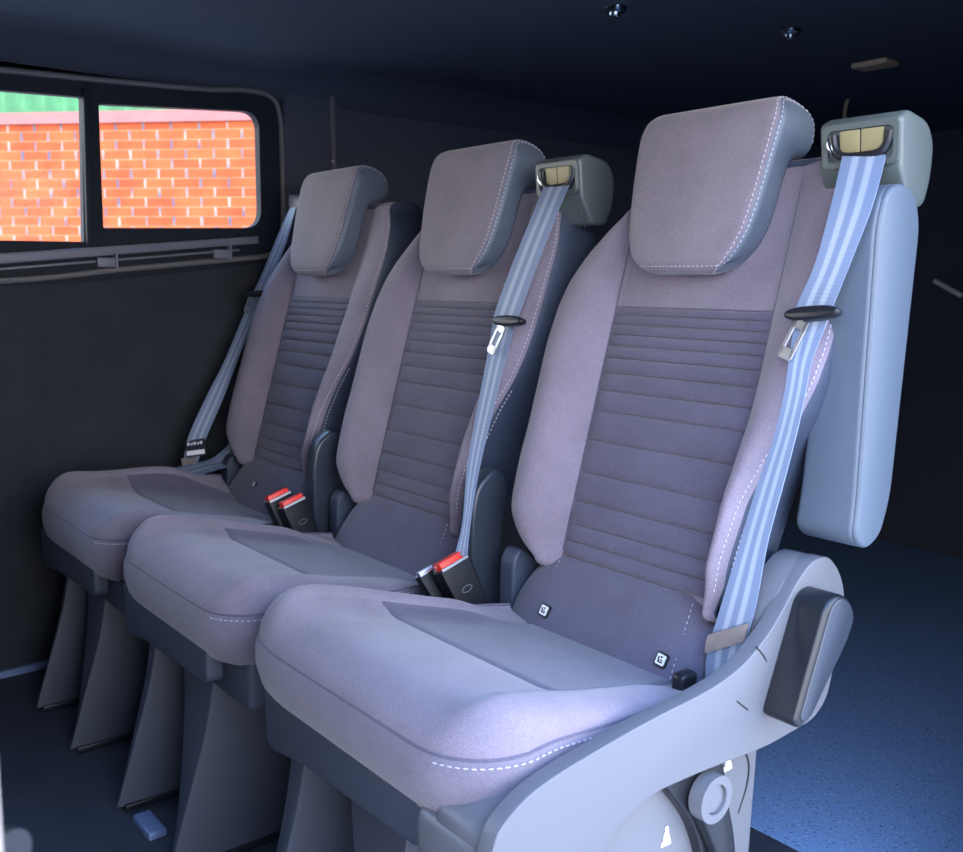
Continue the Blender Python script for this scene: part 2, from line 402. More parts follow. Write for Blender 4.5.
HW = [(.915,.048),(.922,.065),(.935,.082),(.955,.096),(.98,.1055),(1.01,.111),(1.05,.116),(1.09,.120),(1.12,.122),(1.135,.119),(1.145,.113),(1.155,.106)]
def build_headrest(root):
    prof = catmull([(.096,.921),(.0885,.932),(.090,.95),(.1035,1.0),(.116,1.05),(.1295,1.10),(.138,1.125),(.148,1.142),(.166,1.149),(.188,1.146),(.207,1.135),(.219,1.117),(.221,1.097),(.216,1.080),(.204,1.071),(.189,1.069),(.176,1.063),(.167,1.045),(.160,1.01),(.153,.975),(.144,.945),(.130,.926),(.112,.918)], 5, True)
    n = len(prof)
    ar = sum(prof[i-1].x*prof[i].y - prof[i].x*prof[i-1].y for i in range(n)); sg = 1 if ar > 0 else -1
    nor = []
    for i in range(n):
        t = (prof[(i+1) % n]-prof[i-1]).normalized(); nor.append(Vector((-t.y, t.x))*sg)   # inward
    S = [0,.2,.4,.55,.68,.78,.84,.88,.92,.95,.975,.992,1.0]
    S = [-s for s in S[:0:-1]] + S
    rows = []
    for s in S:
        e = max(0., (abs(s)-.84)/.16); ins = .013*(1-math.sqrt(max(0, 1-e*e)))
        row = []
        for p, q in zip(prof, nor):
            r = p + q*ins
            crown = .005*(1-s*s)       # the face is slightly domed
            fwd = max(0., -q.y*0 + q.x)  # inward normal +y on the front face
            row.append(Vector((s*table(HW, p.y), r.x - crown*fwd, r.y)))
        rows.append(row)
    m = len(rows); a, b = 3, m-4
    vs = [v for r_ in rows for v in r_]
    fm, fs = [], []
    for i in range(m-1):
        tgt = fm if a <= i < b else fs
        for j in range(n): tgt.append((i*n+j, i*n+(j+1) % n, (i+1)*n+(j+1) % n, (i+1)*n+j))
    def sub(fs_):
        ids = sorted({k for f in fs_ for k in f}); mp = {k: i for i, k in enumerate(ids)}
        return [vs[k] for k in ids], [tuple(mp[k] for k in f) for f in fs_], mp
    v, f, _ = sub(fm); h = obj('headrest', v, f, M['head'], root, sharp=70)
    # side panels with triangulated caps
    for i0, rng, nm_ in ((0, range(0, a), 'L'), (m-1, range(b, m-1), 'R')):
        ff = [(i*n+j, i*n+(j+1) % n, (i+1)*n+(j+1) % n, (i+1)*n+j) for i in rng for j in range(n)]
        v, f, mp = sub(ff)
        f.append(tuple(mp[i0*n+j] for j in range(n)))
        bm = bmesh.new(); bv = [bm.verts.new(p) for p in v]
        for q in f: bm.faces.new([bv[k] for k in q])
        bmesh.ops.triangulate(bm, faces=[q for q in bm.faces if len(q.verts) > 4])
        mb = MB(); mb.bm(bm); o = mb.build('headrest_side', M['hvinyl'], h, sharp=50)
        if nm_ == 'R': o['label'] = 'blue-grey side panel'
    def pth(i, j0, j1, off):
        return [rows[i][j % n] - Vector((0, nor[j % n].x*off, nor[j % n].y*off)) for j in range(j0, j1+1)]
    # front edge run, from the top back round the front down to the bottom
    for ii, of_ in ((b-1, .0008), (b+1, .0005)):
        st = MB(); st.stitches(pth(ii, -2, 62, of_), r=.00065); st.build('stitching', M['thread'], h)['label'] = 'pale stitching row'
    jb = min((k for k in range(n) if prof[k].x < .098), key=lambda k: abs(prof[k].y-.930))
    st = MB(); st.stitches([rows[i][jb] - Vector((0, nor[jb].x*.0008, nor[jb].y*.0008)) for i in range(a, b)], r=.00065); st.build('stitching', M['thread'], h)['label'] = 'pale stitching row'
    for s in (-1, 1):
        pm = MB(); pm.tube([(s*.062, .205, 1.085), (s*.062, .197, 1.05)], .0065, 14)
        po = pm.build('headrest_post', M['chrome'], root)
        sl = MB(); sl.tube([(s*.062, .1985, 1.069), (s*.062, .196, 1.058)], [.017, .02], 18); sl.build('post_sleeve', M['black'], po)
    return h

# cushion
def c_half(y):
    return table([(-.45,.208),(-.36,.216),(-.25,.215),(-.15,.204),(-.08,.188),(-.04,.175)], y)
def c_front(x):
    a = abs(x); q = min(.997, max(0, (a-.120)/.0965)); return -.438 + (.085 if x > 0 else .058)*(1-math.sqrt(1-q**2.2))
def c_seam(x, y): return table([(-.45,.447),(-.33,.453),(-.25,.448),(-.15,.438),(-.04,.428)], y)
def c_top(x, y):
    base = stable([(-.46,.468),(-.43,.478),(-.40,.486),(-.36,.485),(-.30,.472),(-.265,.462),(-.20,.447),(-.10,.424),(-.04,.412)], y)
    w = c_half(y); a = abs(x)/w
    bol = (.011 if x > 0 else .024)*sstep(.60, .82, a)*sstep(-.05, -.16, y)*(1 if y > -.42 else 1)
    return base + bol
def cush_z(x, y):
    zs_ = c_seam(x, y); H = c_top(x, y)
    e1 = (c_half(y)-abs(x))/.05; e2 = (y-c_front(x))/.06
    e1 = min(1, max(0, e1)); e2 = min(1, max(0, e2))
    g = math.sqrt(max(0, 1-(1-e1)**2.2)) * math.sqrt(max(0, 1-(1-e2)**2.2))
    z = zs_ + (H-zs_)*g
    w = c_half(y); a = abs(x)/w
    if y > -.40: z -= .004*math.exp(-((a-.74)/.022)**2)*sstep(-.40, -.36, y)
    if a < .74: z -= .004*math.exp(-((y+.265)/.004)**2)
    return z
def build_cushion(root, tags, wide=1., lift=0.):
    U = sorted({round(s*u, 4) for s in (-1, 1) for u in (0,.1,.2,.3,.4,.5,.58,.66,.70,.725,.74,.755,.78,.81,.84,.88,.90,.92,.94,.955,.97,.98,.988,.994,.998,1)})
    V = [0,.004,.012,.025,.04,.06,.085,.11,.15,.2,.25,.3,.35,.40]
    nv2 = 16
    rows = []
    ym, yb = -.265, -.045
    for v in V+[None]: pass
    vals = []
    for v in V[:-1]: vals.append(('a', v/.40))
    for t in (.97, 1.0): vals.append(('a', t))
    vals = sorted(set(vals), key=lambda q: q[1])
    vals += [('b', .03)] + [('b', (k+1)/nv2) for k in range(nv2)]
    for kind, t in vals:
        row = []
        for u in U:
            y_ = ym if kind == 'a' else lerp(ym, yb, t)
            x = u*c_half(-.36)
            if kind == 'a':
                yf = c_front(x); y = lerp(yf, ym, t); x = u*lerp(.216, c_half(ym), t)
            else:
                y = y_; x = u*c_half(y)
            row.append(Vector((x*(lerp(wide, 1.04, sstep(-.34, -.12, y)) if x < 0 else 1), y, cush_z(x, y) + lift*sstep(-.36, -.16, y)*sstep(-.08, -.17, x))))
        rows.append(row)
    nu = len(U); na = sum(1 for k, _ in vals if k == 'a')
    iu0, iu1 = U.index(-.74), U.index(.74)
    parts = {'seat_cushion': ({}, [], []), 'cushion_insert': ({}, [], [])}
    def vid(p, i, j):
        d, vs, _ = parts[p]
        if (i, j) not in d: d[(i, j)] = len(vs); vs.append(rows[i][j])
        return d[(i, j)]
    for i in range(len(rows)-1):
        for j in range(nu-1):
            p = 'cushion_insert' if (i >= na-1 and iu0 <= j < iu1) else 'seat_cushion'
            parts[p][2].append((vid(p, i, j), vid(p, i, j+1), vid(p, i+1, j+1), vid(p, i+1, j)))
    cu = obj('seat_cushion', parts['seat_cushion'][1], parts['seat_cushion'][2], M['cloth'], root, sharp=80)
    ci = obj('cushion_insert', parts['cushion_insert'][1], parts['cushion_insert'][2], M['cinsert'], root, sharp=80)
    ci['label'] = 'dark ribbed centre of the cushion'
    # border below the seam
    per = [r_[0] for r_ in rows[::-1]] + rows[0][1:-1] + [r_[-1] for r_ in rows]
    pf = [(0, 0), (.003, -.004), (.006, -.016), (.006, -.035), (.000, -.058), (-.012, -.076), (-.035, -.088)]
    np_ = len(per); vs = []
    for i, p in enumerate(per):
        t = (per[min(i+1, np_-1)]-per[max(i-1, 0)]); o = Vector((t.y, -t.x, 0)).normalized()
        if o.dot(Vector((p.x, p.y+.2, 0))) < 0: o = -o
        for (d, dz) in pf: vs.append(p + o*d + Vector((0, 0, dz)))
    k = len(pf); fs = [(i*k+j, (i+1)*k+j, (i+1)*k+j+1, i*k+j+1) for i in range(np_-1) for j in range(k-1)]
    fs.append(tuple(i*k+k-1 for i in range(np_)))
    bo = obj('cushion_border', vs, fs, M['cside'], root, sharp=60)
    st = MB()
    up = []; dn = []
    for i, p in enumerate(per):
        t = (per[min(i+1, np_-1)]-per[max(i-1, 0)]); o = Vector((t.y, -t.x, 0)).normalized()
        if o.dot(Vector((p.x, p.y+.2, 0))) < 0: o = -o
        dn.append(p + o*.0058 + Vector((0, 0, -.0065)))
    pipe = MB(); pipe.tube([p + Vector((0, 0, -.0008)) for p in per], .0022, 6); pipe.build('seam_piping', M['insert'], bo)
    st.stitches(dn[len(rows)+int(nu*.66):np_-6], .0050, .0032, .0008)
    st.build('stitching', M['thread'], bo)['label'] = 'pale stitching along the cushion edge'
    # small vertical darts in the front border
    # upright rear panel between cushion and backrest
    vs = []; fs = []; zz = [.385,.405,.42,.44,.46,.475,.487,.497,.504,.508]
    cols = [-1,-.97,-.9,-.75,-.5,-.25,0,.25,.5,.75,.9,.97,1]
    for z in zz:
        w = table([(.38,.196),(.44,.192),(.47,.182),(.49,.166),(.504,.142),(.508,.128)], z)
        yc = table([(.385,-.062),(.42,-.045),(.46,-.022),(.487,-.006),(.504,.010),(.508,.024)], z)
        for c in cols: vs.append((c*w*(.83 if c > 0 else 1.03), yc + .022*max(0, abs(c)-.78)**2/.05, z))
    k = len(cols)
    for i in range(len(zz)-1):
        for j in range(k-1): fs.append((i*k+j, i*k+j+1, (i+1)*k+j+1, (i+1)*k+j))
    n0 = len(vs); top = len(zz)-1
    for i in range(len(zz)):     # back face
        for j in range(k): v = vs[i*k+j]; vs.append((v[0]*.97, .045, v[2]-.004))
    for i in range(len(zz)-1):
        for j in (0, k-1): fs.append((i*k+j, (i+1)*k+j, n0+(i+1)*k+j, n0+i*k+j))
    for j in range(k-1): fs.append((top*k+j, top*k+j+1, n0+top*k+j+1, n0+top*k+j))
    kp = obj('rear_cushion_panel', vs, fs, M['kick'], root, sharp=60); kp['label'] = 'plain dark upright panel at the rear of the cushion'
    for s in (-1, 1):
        st = MB(); st.stitches([(s*(.142-.012*t)*(.9 if s > 0 else 1), lerp(-.050, .006, t)-.0012, lerp(.408, .500, t)) for t in [q/12 for q in range(13)]], .004, .004, .0005); st.build('stitching', M['thread'], kp)
    for (x, z, sc) in tags:
        y = table([(.385,-.062),(.42,-.045),(.46,-.022),(.487,-.006)], z)
        F = frame((x, y-.0022, z), (1, .0, -.12), (0, .45, 1))
        rr = round_poly([(-.009*sc,-.0095*sc),(.009*sc,-.0095*sc),(.009*sc,.0095*sc),(-.009*sc,.0095*sc)], .003*sc)
        t = prism('child_seat_tag', rr, -.0022, .0022, M['black'], root, .0006, F)
        t['label'] = 'small black and white child seat anchor tag'
        F2 = frame((x, y-.0022, z), (1, .0, -.12), (0, .45, 1))
        mb = MB()
        q = .0068*sc
        f_ = lambda pts: mb.prism([(a*q, b*q) for a, b in pts], .0022, .0027, 0, 1, F2)
        mb.prism(round_poly([(-q,-q),(q,-q),(q,q),(-q,q)], .25*q), .0022, .0026, 0, 1, F2)
        mk = MB()
        for pts in ([(-.75,.45),(-.45,.55),(-.2,-.35),(.55,-.35),(.55,-.65),(-.55,-.65)], [(-.05,.1),(.5,-.05),(.5,-.25),(-.15,-.2)], [(.05+.24*math.cos(k*.785), .5+.24*math.sin(k*.785)) for k in range(8)]):
            mk.prism([(a*q, b*q) for a, b in pts], .0026, .0029, 0, 1, F2)
        mk.build('icon_mark', M['black'], t, smooth=False)
        mb.build('printed_icon', M['white'], t, smooth=False)['label'] = 'white child seat icon'
    return cu

LEGC = [(0,-.471),(.03,-.462),(.075,-.448),(.123,-.433),(.17,-.418),(.217,-.404),(.26,-.395),(.294,-.389),(.36,-.386)]
def build_leg(root, xr, wtop, wbot, depth=.30, ztop=.36, z0=.012):
    zs_ = [z0+(ztop-z0)*k/18 for k in range(19)]; vs = []; fs = []
    for z in zs_:
        w = lerp(wbot, wtop, sstep(0, .36, z)); yf = table(LEGC, z); yb = yf+depth*lerp(.85, 1, z/.36)
        for (x, y) in ((xr-w, yf+.012), (xr-.006, yf+.001), (xr-.0015, yf+.002), (xr, yf+.008), (xr+.004, yf+.15), (xr, yb), (xr-w, yb)): vs.append((x, y, z))
    k = 7
    for i in range(len(zs_)-1):
        for j in range(k): fs.append((i*k+j, i*k+(j+1) % k, (i+1)*k+(j+1) % k, (i+1)*k+j))
    fs.append(tuple(range(k))[::-1]); fs.append(tuple((len(zs_)-1)*k+j for j in range(k)))
    o = obj('leg', vs, fs, M['dplastic'], root, sharp=35)
    mb = MB(); mb.rbox(xr-wbot-.004, xr+.006, -.455, -.471+depth*.86, 0, .014, .003); mb.build('leg_foot', M['black'], o)
    return o

def build_retractor(root):
    # head of the belt reel standing on the right shoulder
    poly = round_poly([(.132,1.098),(.140,1.040),(.166,.998),(.200,.998),(.214,1.032),(.216,1.075),(.198,1.100),(.150,1.108)], [.005,.006,.006,.012,.018,.03,.03,.008])
    hs = prism('belt_reel_housing', poly, .178, .283, M['retr'], root, .006, YZ, 3)
    hs['label'] = 'grey-green belt reel housing on the seat shoulder'
    F = frame((.2345, .1345, 1.071), (1, 0, -.0), (0, -.09, 1)) @ Matrix.Scale(1.10, 4)       # n points to -y
    ring = MB()
    out = round_poly([(-.044,-.023),(.044,-.023),(.044,.023),(-.044,.023)], .009)
    inn = round_poly([(-.038,-.017),(.038,-.017),(.038,.017),(-.038,.017)], .007)
    k = len(out); vs = []
    for pts, h in ((out, 0), (out, .004), (inn, .004), (inn, -.003)): vs += [F @ Vector((p[0], p[1], h)) for p in pts]
    fs = [(a*k+i, a*k+(i+1) % k, (a+1)*k+(i+1) % k, (a+1)*k+i) for a in range(3) for i in range(k)]
    obj('slot_bezel', vs, fs, M['retr'], hs, sharp=40)
    pl = MB()
    for a, b in ((-.024, -.001), (.001, .026)):
        pl.prism(round_poly([(a,-.009),(b,-.009),(b,.016),(a,.016)], .002), .0005, .0028, .0008, 2, F)
    pl.build('slot_plate', M['khaki'], hs)['label'] = 'khaki plate behind the belt slot'
    sl = MB(); sl.tube([F @ Vector(p) for p in catmull([(-.032,.012,.002),(-.029,-.002,.003),(-.020,-.011,.004),(0,-.0125,.004),(.022,-.011,.004),(.031,-.002,.003),(.034,.012,.002)], 5)], .0055, 10)
    sl.build('belt_slot', M['black'], hs)
    gu = MB(); gu.tube([F @ Vector((-.037,.010,.003)), F @ Vector((-.034,.0,.004)), F @ Vector((-.029,-.009,.004))], [.003,.0055,.004], 10); gu.build('slot_guide', M['chrome'], hs)
    gr = MB()
    for q in (.0, .011): gr.tube([(.262+q, .1545, 1.018), (.250+q, .170, .995)], .0016, 6)
    gr.build('housing_edge_rib', M['steel'], hs)
    return hs

def build_seat(name, loc, label, kind):
    root = empty(name, loc, label, 'seat', 'rear seats in a row')
    build_back(root); build_headrest(root)
    tags = {'near': [(-.114,.436,1.), (.107,.432,1.)], 'middle': [], 'far': [(-.055,.460,.62)]}[kind]
    build_cushion(root, tags, {'near': 1.30, 'middle': 1.14, 'far': 1.06}[kind], .034 if kind == 'far' else 0.)
    sb = MB(); sb.rbox(-.19, .19, -.40, .06, .30, .40, .012); sb.rbox(-.16, .16, -.15, .10, .02, .31, .01)
    sb.build('seat_base', M['dplastic'], root)
    # front skirt under the cushion
    pts = round_poly([(-.218,.395),(-.212,.318),(-.195,.310),(-.12,.322),(.118,.330),(.124,.338),(.124,.395)], .008)
    sk = MB(); sk.prism(pts, -.432, -.405, .004, 3, XZ); so = sk.build('front_skirt', M['dplastic'], root)
    if kind == 'far': pass
    build_leg(root, -.19, .055, .030); build_leg(root, .043, .15, .028)
    pw = MB()
    for s in (1,):  # hinge between backrest and base on the left-hand side
        pw.prism(round_poly([(-.022,.40),(-.02,.485),(-.005,.505),(.03,.480),(.055,.44),(.055,.40)], .012), -.238, -.205, .005, 3, YZ)
    pw.build('left_hinge_cover', M['vinyl'], root)
    if kind == 'near':
        top = [(-.446,.300),(-.447,.375),(-.434,.412),(-.40,.434),(-.356,.444),(-.273,.455),(-.213,.461),(-.148,.465),(-.104,.471),(-.063,.484),(-.020,.512),(.006,.538),(.028,.562),(.056,.580),(.088,.580),(.116,.556),(.133,.522),(.122,.451),(.106,.392),(.078,.372),(-.021,.366),(-.142,.374),(-.22,.376),(-.265,.362),(-.300,.335),(-.318,.300)]
        rad = [.002,.02,.012,.02]+[.03]*9+[.03,.03,.03]+[.04,.02,.02]+[.03]*6
        rad = (rad+[.02]*len(top))[:len(top)]
        br = prism('side_frame', round_poly(top, rad, 4), .232, .253, M['plastic'], root, .009, YZ, 4)
        br['label'] = 'grey sweeping side frame with reclining hinge'
        tw = prism('hinge_tower', round_poly([(-.016,.440),(-.014,.510),(.004,.537),(.026,.561),(.054,.579),(.086,.579),(.114,.556),(.128,.522),(.115,.451),(.095,.420),(-.02,.42)], [.01,.02,.03,.03,.03,.03,.03,.03,.03,.01,.01], 4), .197, .240, M['plastic'], br, .006, YZ, 3)
        sh = prism('frame_shelf', round_poly([(-.437,.365),(-.436,.395),(-.40,.418),(-.356,.426),(-.273,.430),(-.190,.428),(-.040,.424),(-.040,.372)], .01, 3), .160, .236, M['plastic'], br, .004, YZ, 2)
        fb = MB(); fb.rbox(.128, .235, -.440, -.385, .30, .385, .012, 4); fb.build('side_frame_front', M['plastic'], br)
        # hairline marks beside the lever
        for tp in ([(.2530, -.052, .497), (.2533, -.038, .484), (.2530, -.030, .474)], [(.2530, -.083, .440), (.2533, -.070, .430), (.2530, -.062, .424)]):
            hl = MB(); hl.tube(tp, .0009, 6); hl.build('moulding_mark', M['black'], br)
        lv = prism('recline_lever', round_poly([(.020,.545),(.046,.552),(.071,.538),(.080,.516),(.066,.488),(.030,.448),(-.004,.412),(-.022,.404),(-.034,.414)], [.02,.02,.02,.02,.05,.05,.02,.01,.015], 5), .250, .297, M['black'], root, .006, YZ, 4)
        lv['label'] = 'black recline lever'
        le = prism('lever_edge', round_poly([(.027,.543),(.046,.548),(.067,.535),(.076,.516),(.062,.489),(.026,.450),(-.002,.418),(-.016,.411),(-.026,.418)], .012, 4), .294, .299, M['hinge'], lv, .002, YZ, 3)
        # lower pedestal cover on the aisle side
        pc = prism('pedestal_cover', round_poly([(-.30,.0),(-.32,.20),(-.33,.385),(.012,.385),(.008,.30),(-.006,.0)], .01), .165, .222, M['plastic'], root, .006, YZ)
        for (y, z, s) in ((-.052, .343, 1.), (-.160, .288, 1.)):
            F = frame((.2226, y, z), (0, 1, 0), (0, -.12, 1)); ic = MB(); q = .011*s
            ic.prism([(.28*q*math.cos(k*math.pi/6), 1.05*q+.30*q*math.sin(k*math.pi/6)) for k in range(12)], 0, .0006, 0, 1, F)
            ic.prism([(a*q, b*q) for a, b in ((-.35,.7),(.3,.75),(.4,.2),(.55,-.1),(.75,-.75),(.2,-.8),(-.8,-.75),(-.75,-.3),(-.45,-.2))], 0, .0006, 0, 1, F)
            ic.build('seat_pictogram', M['white'], pc, smooth=False)['label'] = 'white seat pictogram'
        gl = MB(); gl.tube(catmull([(.2225, -.028, .362), (.2228, -.010, .33), (.2228, -.012, .30), (.2225, -.026, .27)], 5), .0011, 6); gl.build('cover_joint', M['black'], pc)
        rp = prism('release_bracket', round_poly([(-.190,.372),(-.100,.385),(-.078,.365),(-.060,.265),(-.060,.180),(-.085,.180),(-.128,.300)], [.012,.02,.02,.02,.01,.01,.04]), .215, .236, M['black'], root, .004, YZ)
        rl = MB(); rl.prism(round_poly([(-.146,.340),(-.130,.362),(-.104,.360),(-.088,.335),(-.070,.280),(-.048,.180),(-.085,.170),(-.104,.260),(-.130,.306)], .012), .232, .250, .006, 3, YZ)
        ro = rl.build('release_lever', M['black'], root); ro['label'] = 'black tip-up release lever with round hub'
        def disc(r0, r1, x0, x1, nm_, mt, par):
            d = MB(); c = (-.118, .335)
            ks = 28; vs = []
            for r_, x in ((r0, x0), (r0, x1), (r1, x1)): vs += [(x, c[0]+r_*math.cos(2*math.pi*k/ks), c[1]+r_*math.sin(2*math.pi*k/ks)) for k in range(ks)]
            if r1 > 0: vs += [(x0, c[0]+r1*math.cos(2*math.pi*k/ks), c[1]+r1*math.sin(2*math.pi*k/ks)) for k in range(ks)]
            fs = [(a*ks+i, a*ks+(i+1) % ks, (a+1)*ks+(i+1) % ks, (a+1)*ks+i) for a in range(3 if r1 > 0 else 2) for i in range(ks)]
            if r1 == 0: fs = fs[:ks]; vs = vs[:2*ks]; fs.append(tuple(range(ks, 2*ks)))
            return obj(nm_, vs, fs, mt, par, sharp=40)
        disc(.0275, .0175, .240, .258, 'hub_ring', M['plastic'], ro); disc(.0165, 0, .240, .254, 'hub_cap', M['plastic'], ro)
        # folded-up armrest
        def arm_poly(s): return round_poly([(.084-s,.65),(.088-s,.975),(.100-s,1.012),(.130,1.024),(.170+s,1.012),(.184+s,.975),(.160+s,.65),(.142+s,.604),(.108,.590),(.080-s,.608)], [.04,.05,.03,.03,.03,.05,.05,.04,.05,.03], 6)
        am = prism('armrest', arm_poly(0), .231, .286, M['arm'], root, .007, YZ, 4); 
        for v in am.data.vertices:
            if v.co.x < .262: v.co.x -= .024*max(0, min(1, 1-(v.co.z-.60)/.42))
        am['label'] = 'padded blue-grey armrest folded upright'
        ap = prism('armrest_side', arm_poly(-.002), .2805, .290, M['arm'], am, .006, YZ, 3)
        pv = MB(); pv.tube([(.17,.125,.70),(.25,.125,.70)], .02, 20); pv.build('armrest_pivot', M['dplastic'], am)
    else:
        hb = prism('hinge_cover', round_poly([(-.045,.39),(-.046,.545),(-.036,.592),(.000,.617),(.024,.606),(.030,.57),(.014,.50),(.018,.44),(.024,.39)], [.01,.05,.03,.02,.015,.02,.04,.03,.01], 5), .212, .247, M['hinge'], root, .012, YZ, 4)
        hb['label'] = 'glossy black hinge cover at the seat side'
        cm = MB(); cm.rbox(.155, .235, -.36, .05, .34, .41, .012); cm.build('side_frame', M['dplastic'], root)
    if kind in ('near', 'middle'): build_retractor(root)
    if kind == 'middle':
        an = MB(); an.rbox(-.150, -.075, -.455, -.425, .0, .014, .003); an.build('floor_anchor', M['alu'], root)['label'] = 'pale blue metal floor anchor'
    return root

seat_n = build_seat('van_seat', (1.019, 0, 0), 'grey cloth van seat nearest the open door, with folded-up armrest and recline lever', 'near')
seat_m = build_seat('van_seat', (.498, 0, 0), 'grey cloth van seat in the middle of the row of three', 'middle')
seat_f = build_seat('van_seat', (0, 0, 0), 'grey cloth van seat beside the window wall, farthest from the door', 'far')

# ------------------------------------------------------------------ seat belts
def ribbon(name, st, parent, thick=.0014, fold=None):
    L = catmull([a for a, b in st], 8); R = catmull([b for a, b in st], 8)
    nu = 7; vs = []; uv = []; n = len(L)
    for side in (0, 1):
        dist = 0
        for i in range(n):
            t = ((L[min(i+1, n-1)]+R[min(i+1, n-1)])-(L[max(i-1, 0)]+R[max(i-1, 0)])).normalized()
            nr = t.cross(R[i]-L[i]).normalized()
            if i: dist += (L[i]-L[i-1]).length
            for k in range(nu):
                u = k/(nu-1)
                vs.append(L[i].lerp(R[i], u) + nr*(thick*(.5 if side else -.5))); uv.append((u, dist))
    fs = []; N = n*nu
    for i in range(n-1):
        for k in range(nu-1):
            a = i*nu+k
            fs.append((a, a+1, a+nu+1, a+nu)); fs.append((N+a, N+a+nu, N+a+nu+1, N+a+1))
        fs.append((i*nu, (i+1)*nu, N+(i+1)*nu, N+i*nu)); fs.append((i*nu+nu-1, N+i*nu+nu-1, N+(i+1)*nu+nu-1, (i+1)*nu+nu-1))
    fs.append(tuple(range(nu))+tuple(N+k for k in range(nu-1, -1, -1)))
    e = (n-1)*nu; fs.append(tuple(e+k for k in range(nu-1, -1, -1))+tuple(N+e+k for k in range(nu)))
    return obj(name, vs, fs, M['web'], parent, sharp=50, uvs=uv)
def tongue(o, across, down, parent, s=1.):
    """latch plate: an oval plastic body across the belt and a slotted metal tongue"""
    F = frame(o, across, down)   # n = across x down
    n = Vector((F[0][2], F[1][2], F[2][2])); 
    if n.dot(Vector((1.893,-.963,.902))-Vector(o)) < 0: F = frame(o, -Vector(across), down)
    sgn = 1 if F.to_3x3() @ Vector((1,0,0)) @ Vector(across) > 0 else -1
    b = MB(); b.prism([(.036*s*math.copysign(abs(math.cos(t))**.8, math.cos(t)), .0085*s*math.copysign(abs(math.sin(t))**.9, math.sin(t))) for t in [2*math.pi*k/28 for k in range(28)]], -.006, .009, .004, 3, F)
    bo = b.build('latch_plate', M['black'], parent)
    G = F @ Matrix.Translation((-.012*s*sgn, .012*s, .004)) @ Matrix.Rotation(.42*sgn, 4, 'Z')
    mt = MB(); w, l, q = .0105*s, .042*s, .0055*s
    for poly in (((-w,-.004),(-q,-.004),(-q,l),(-w,l)), ((q,-.004),(w,-.004),(w,l),(q,l)), ((-w,l-.011),(w,l-.011),(w*.8,l+.003),(-w*.8,l+.003)), ((-w,-.004),(w,-.004),(w,.007),(-w,.007))):
        mt.prism([(a, c) for a, c in poly], -.0012, .0012, .0004, 1, G)
    mt.build('metal_tongue', M['steel'], bo)['label'] = 'slotted chrome tongue'

ox = 1.019
bn = empty('seat_belt', (ox, 0, 0), 'grey seat belt hanging down the right edge of the nearest seat to its hip', 'seat belt', 'seat belts')
up = [((0.215,0.128,1.060),(0.269,0.130,1.055)),((0.237,0.072,0.991),(0.288,0.074,0.994)),((0.230,0.058,0.928),(0.273,0.060,0.928)),((0.211,0.056,0.880),(0.256,0.058,0.879)),((0.213,0.048,0.852),(0.252,0.050,0.854)),((0.216,0.038,0.815),(0.245,0.040,0.817)),((0.220,0.026,0.777),(0.247,0.028,0.783)),((0.216,0.014,0.724),(0.248,0.016,0.746)),((0.206,-0.000,0.664),(0.244,0.002,0.688)),((0.198,-0.018,0.592),(0.238,-0.016,0.615)),((0.179,-0.022,0.514),(0.229,-0.020,0.539)),((0.163,-0.022,0.452),(0.218,-0.020,0.485)),((0.168,-0.028,0.410),(0.211,-0.026,0.440))]
w = ribbon('belt_webbing', up, bn)
po = ribbon('worn_patch', [((.1665,-.0262,.480),(.2225,-.0242,.510)),((.1632,-.0262,.466),(.2195,-.0242,.497)),((.1635,-.0265,.455),(.2170,-.0245,.486))], w, .0012); po.data.materials.clear(); po.data.materials.append(M['fuzz']); po['label'] = 'frayed brown stitching patch'
tongue((.237,.050,.872), (1,-.02,.10), (-.1,-.25,-1), bn)
ac = MB(); ac.rbox(.158,.178,-.085,-.055,.418,.444,.006); ac.build('belt_anchor', M['black'], bn)

ox = .498
bm_ = empty('seat_belt', (ox, 0, 0), 'grey striped seat belt hanging over the right side of the middle seat into its buckle', 'seat belt', 'seat belts')
st = [((.208,.129,1.062),(.266,.130,1.060)),((.214,.100,1.015),(.274,.102,1.024)),((.197,.080,.950),(.254,.082,.949)),((.175,.055,.856),(.232,.057,.855)),((.177,.042,.802),(.226,.044,.811)),((.205,-.020,.634),(.235,-.018,.635)),((.254,-.070,.545),(.271,-.068,.548)),((.267,-.095,.497),(.294,-.093,.501))]
ribbon('belt_webbing', st, bm_)
tongue((.226,.043,.845), (1,.0,.02), (.12,-.22,-1), bm_)

bf = empty('seat_belt', (0, 0, 0), 'grey seat belt of the window seat, running down from the wall pillar', 'seat belt', 'seat belts')
st = [((-.3,.209,1.089),(-.275,.209,1.083)),((-.3,.166,1.005),(-.275,.18,.995)),((-.3,.127,.922),(-.275,.141,.913)),((-.3,.094,.86),(-.275,.113,.85)),((-.3,.025,.717),(-.275,.055,.737)),((-.3,-.026,.629),(-.275,.009,.633)),((-.3,-.073,.537),(-.275,-.037,.541)),((-.298,-.088,.470),(-.275,-.062,.480))]
w = ribbon('belt_webbing', st, bf)
tongue((-.284,.101,.874), (.5,.6,.1), (-.02,-.4,-1), bf, .8)
F = frame((-.2835,-.062,.512), (.025,.034,.006), (.0,-.03,-.055))
lb = MB(); lb.prism(round_poly([(-.0235,-.022),(.0235,-.022),(.0235,.018),(-.0235,.018)], .002), -.0022, .0022, .0005, 1, F); lo = lb.build('belt_label', M['labelblk'], w); lo['label'] = 'black label with white barcode strip'
sg = 1 if (F.to_3x3() @ Vector((0,0,1))).dot(Vector((1,-.5,.2))) > 0 else -1
wl = MB(); wl.prism([(-.021,.004),(.021,.004),(.021,.015),(-.021,.015)], .0022*sg, .0028*sg, 0, 1, F)
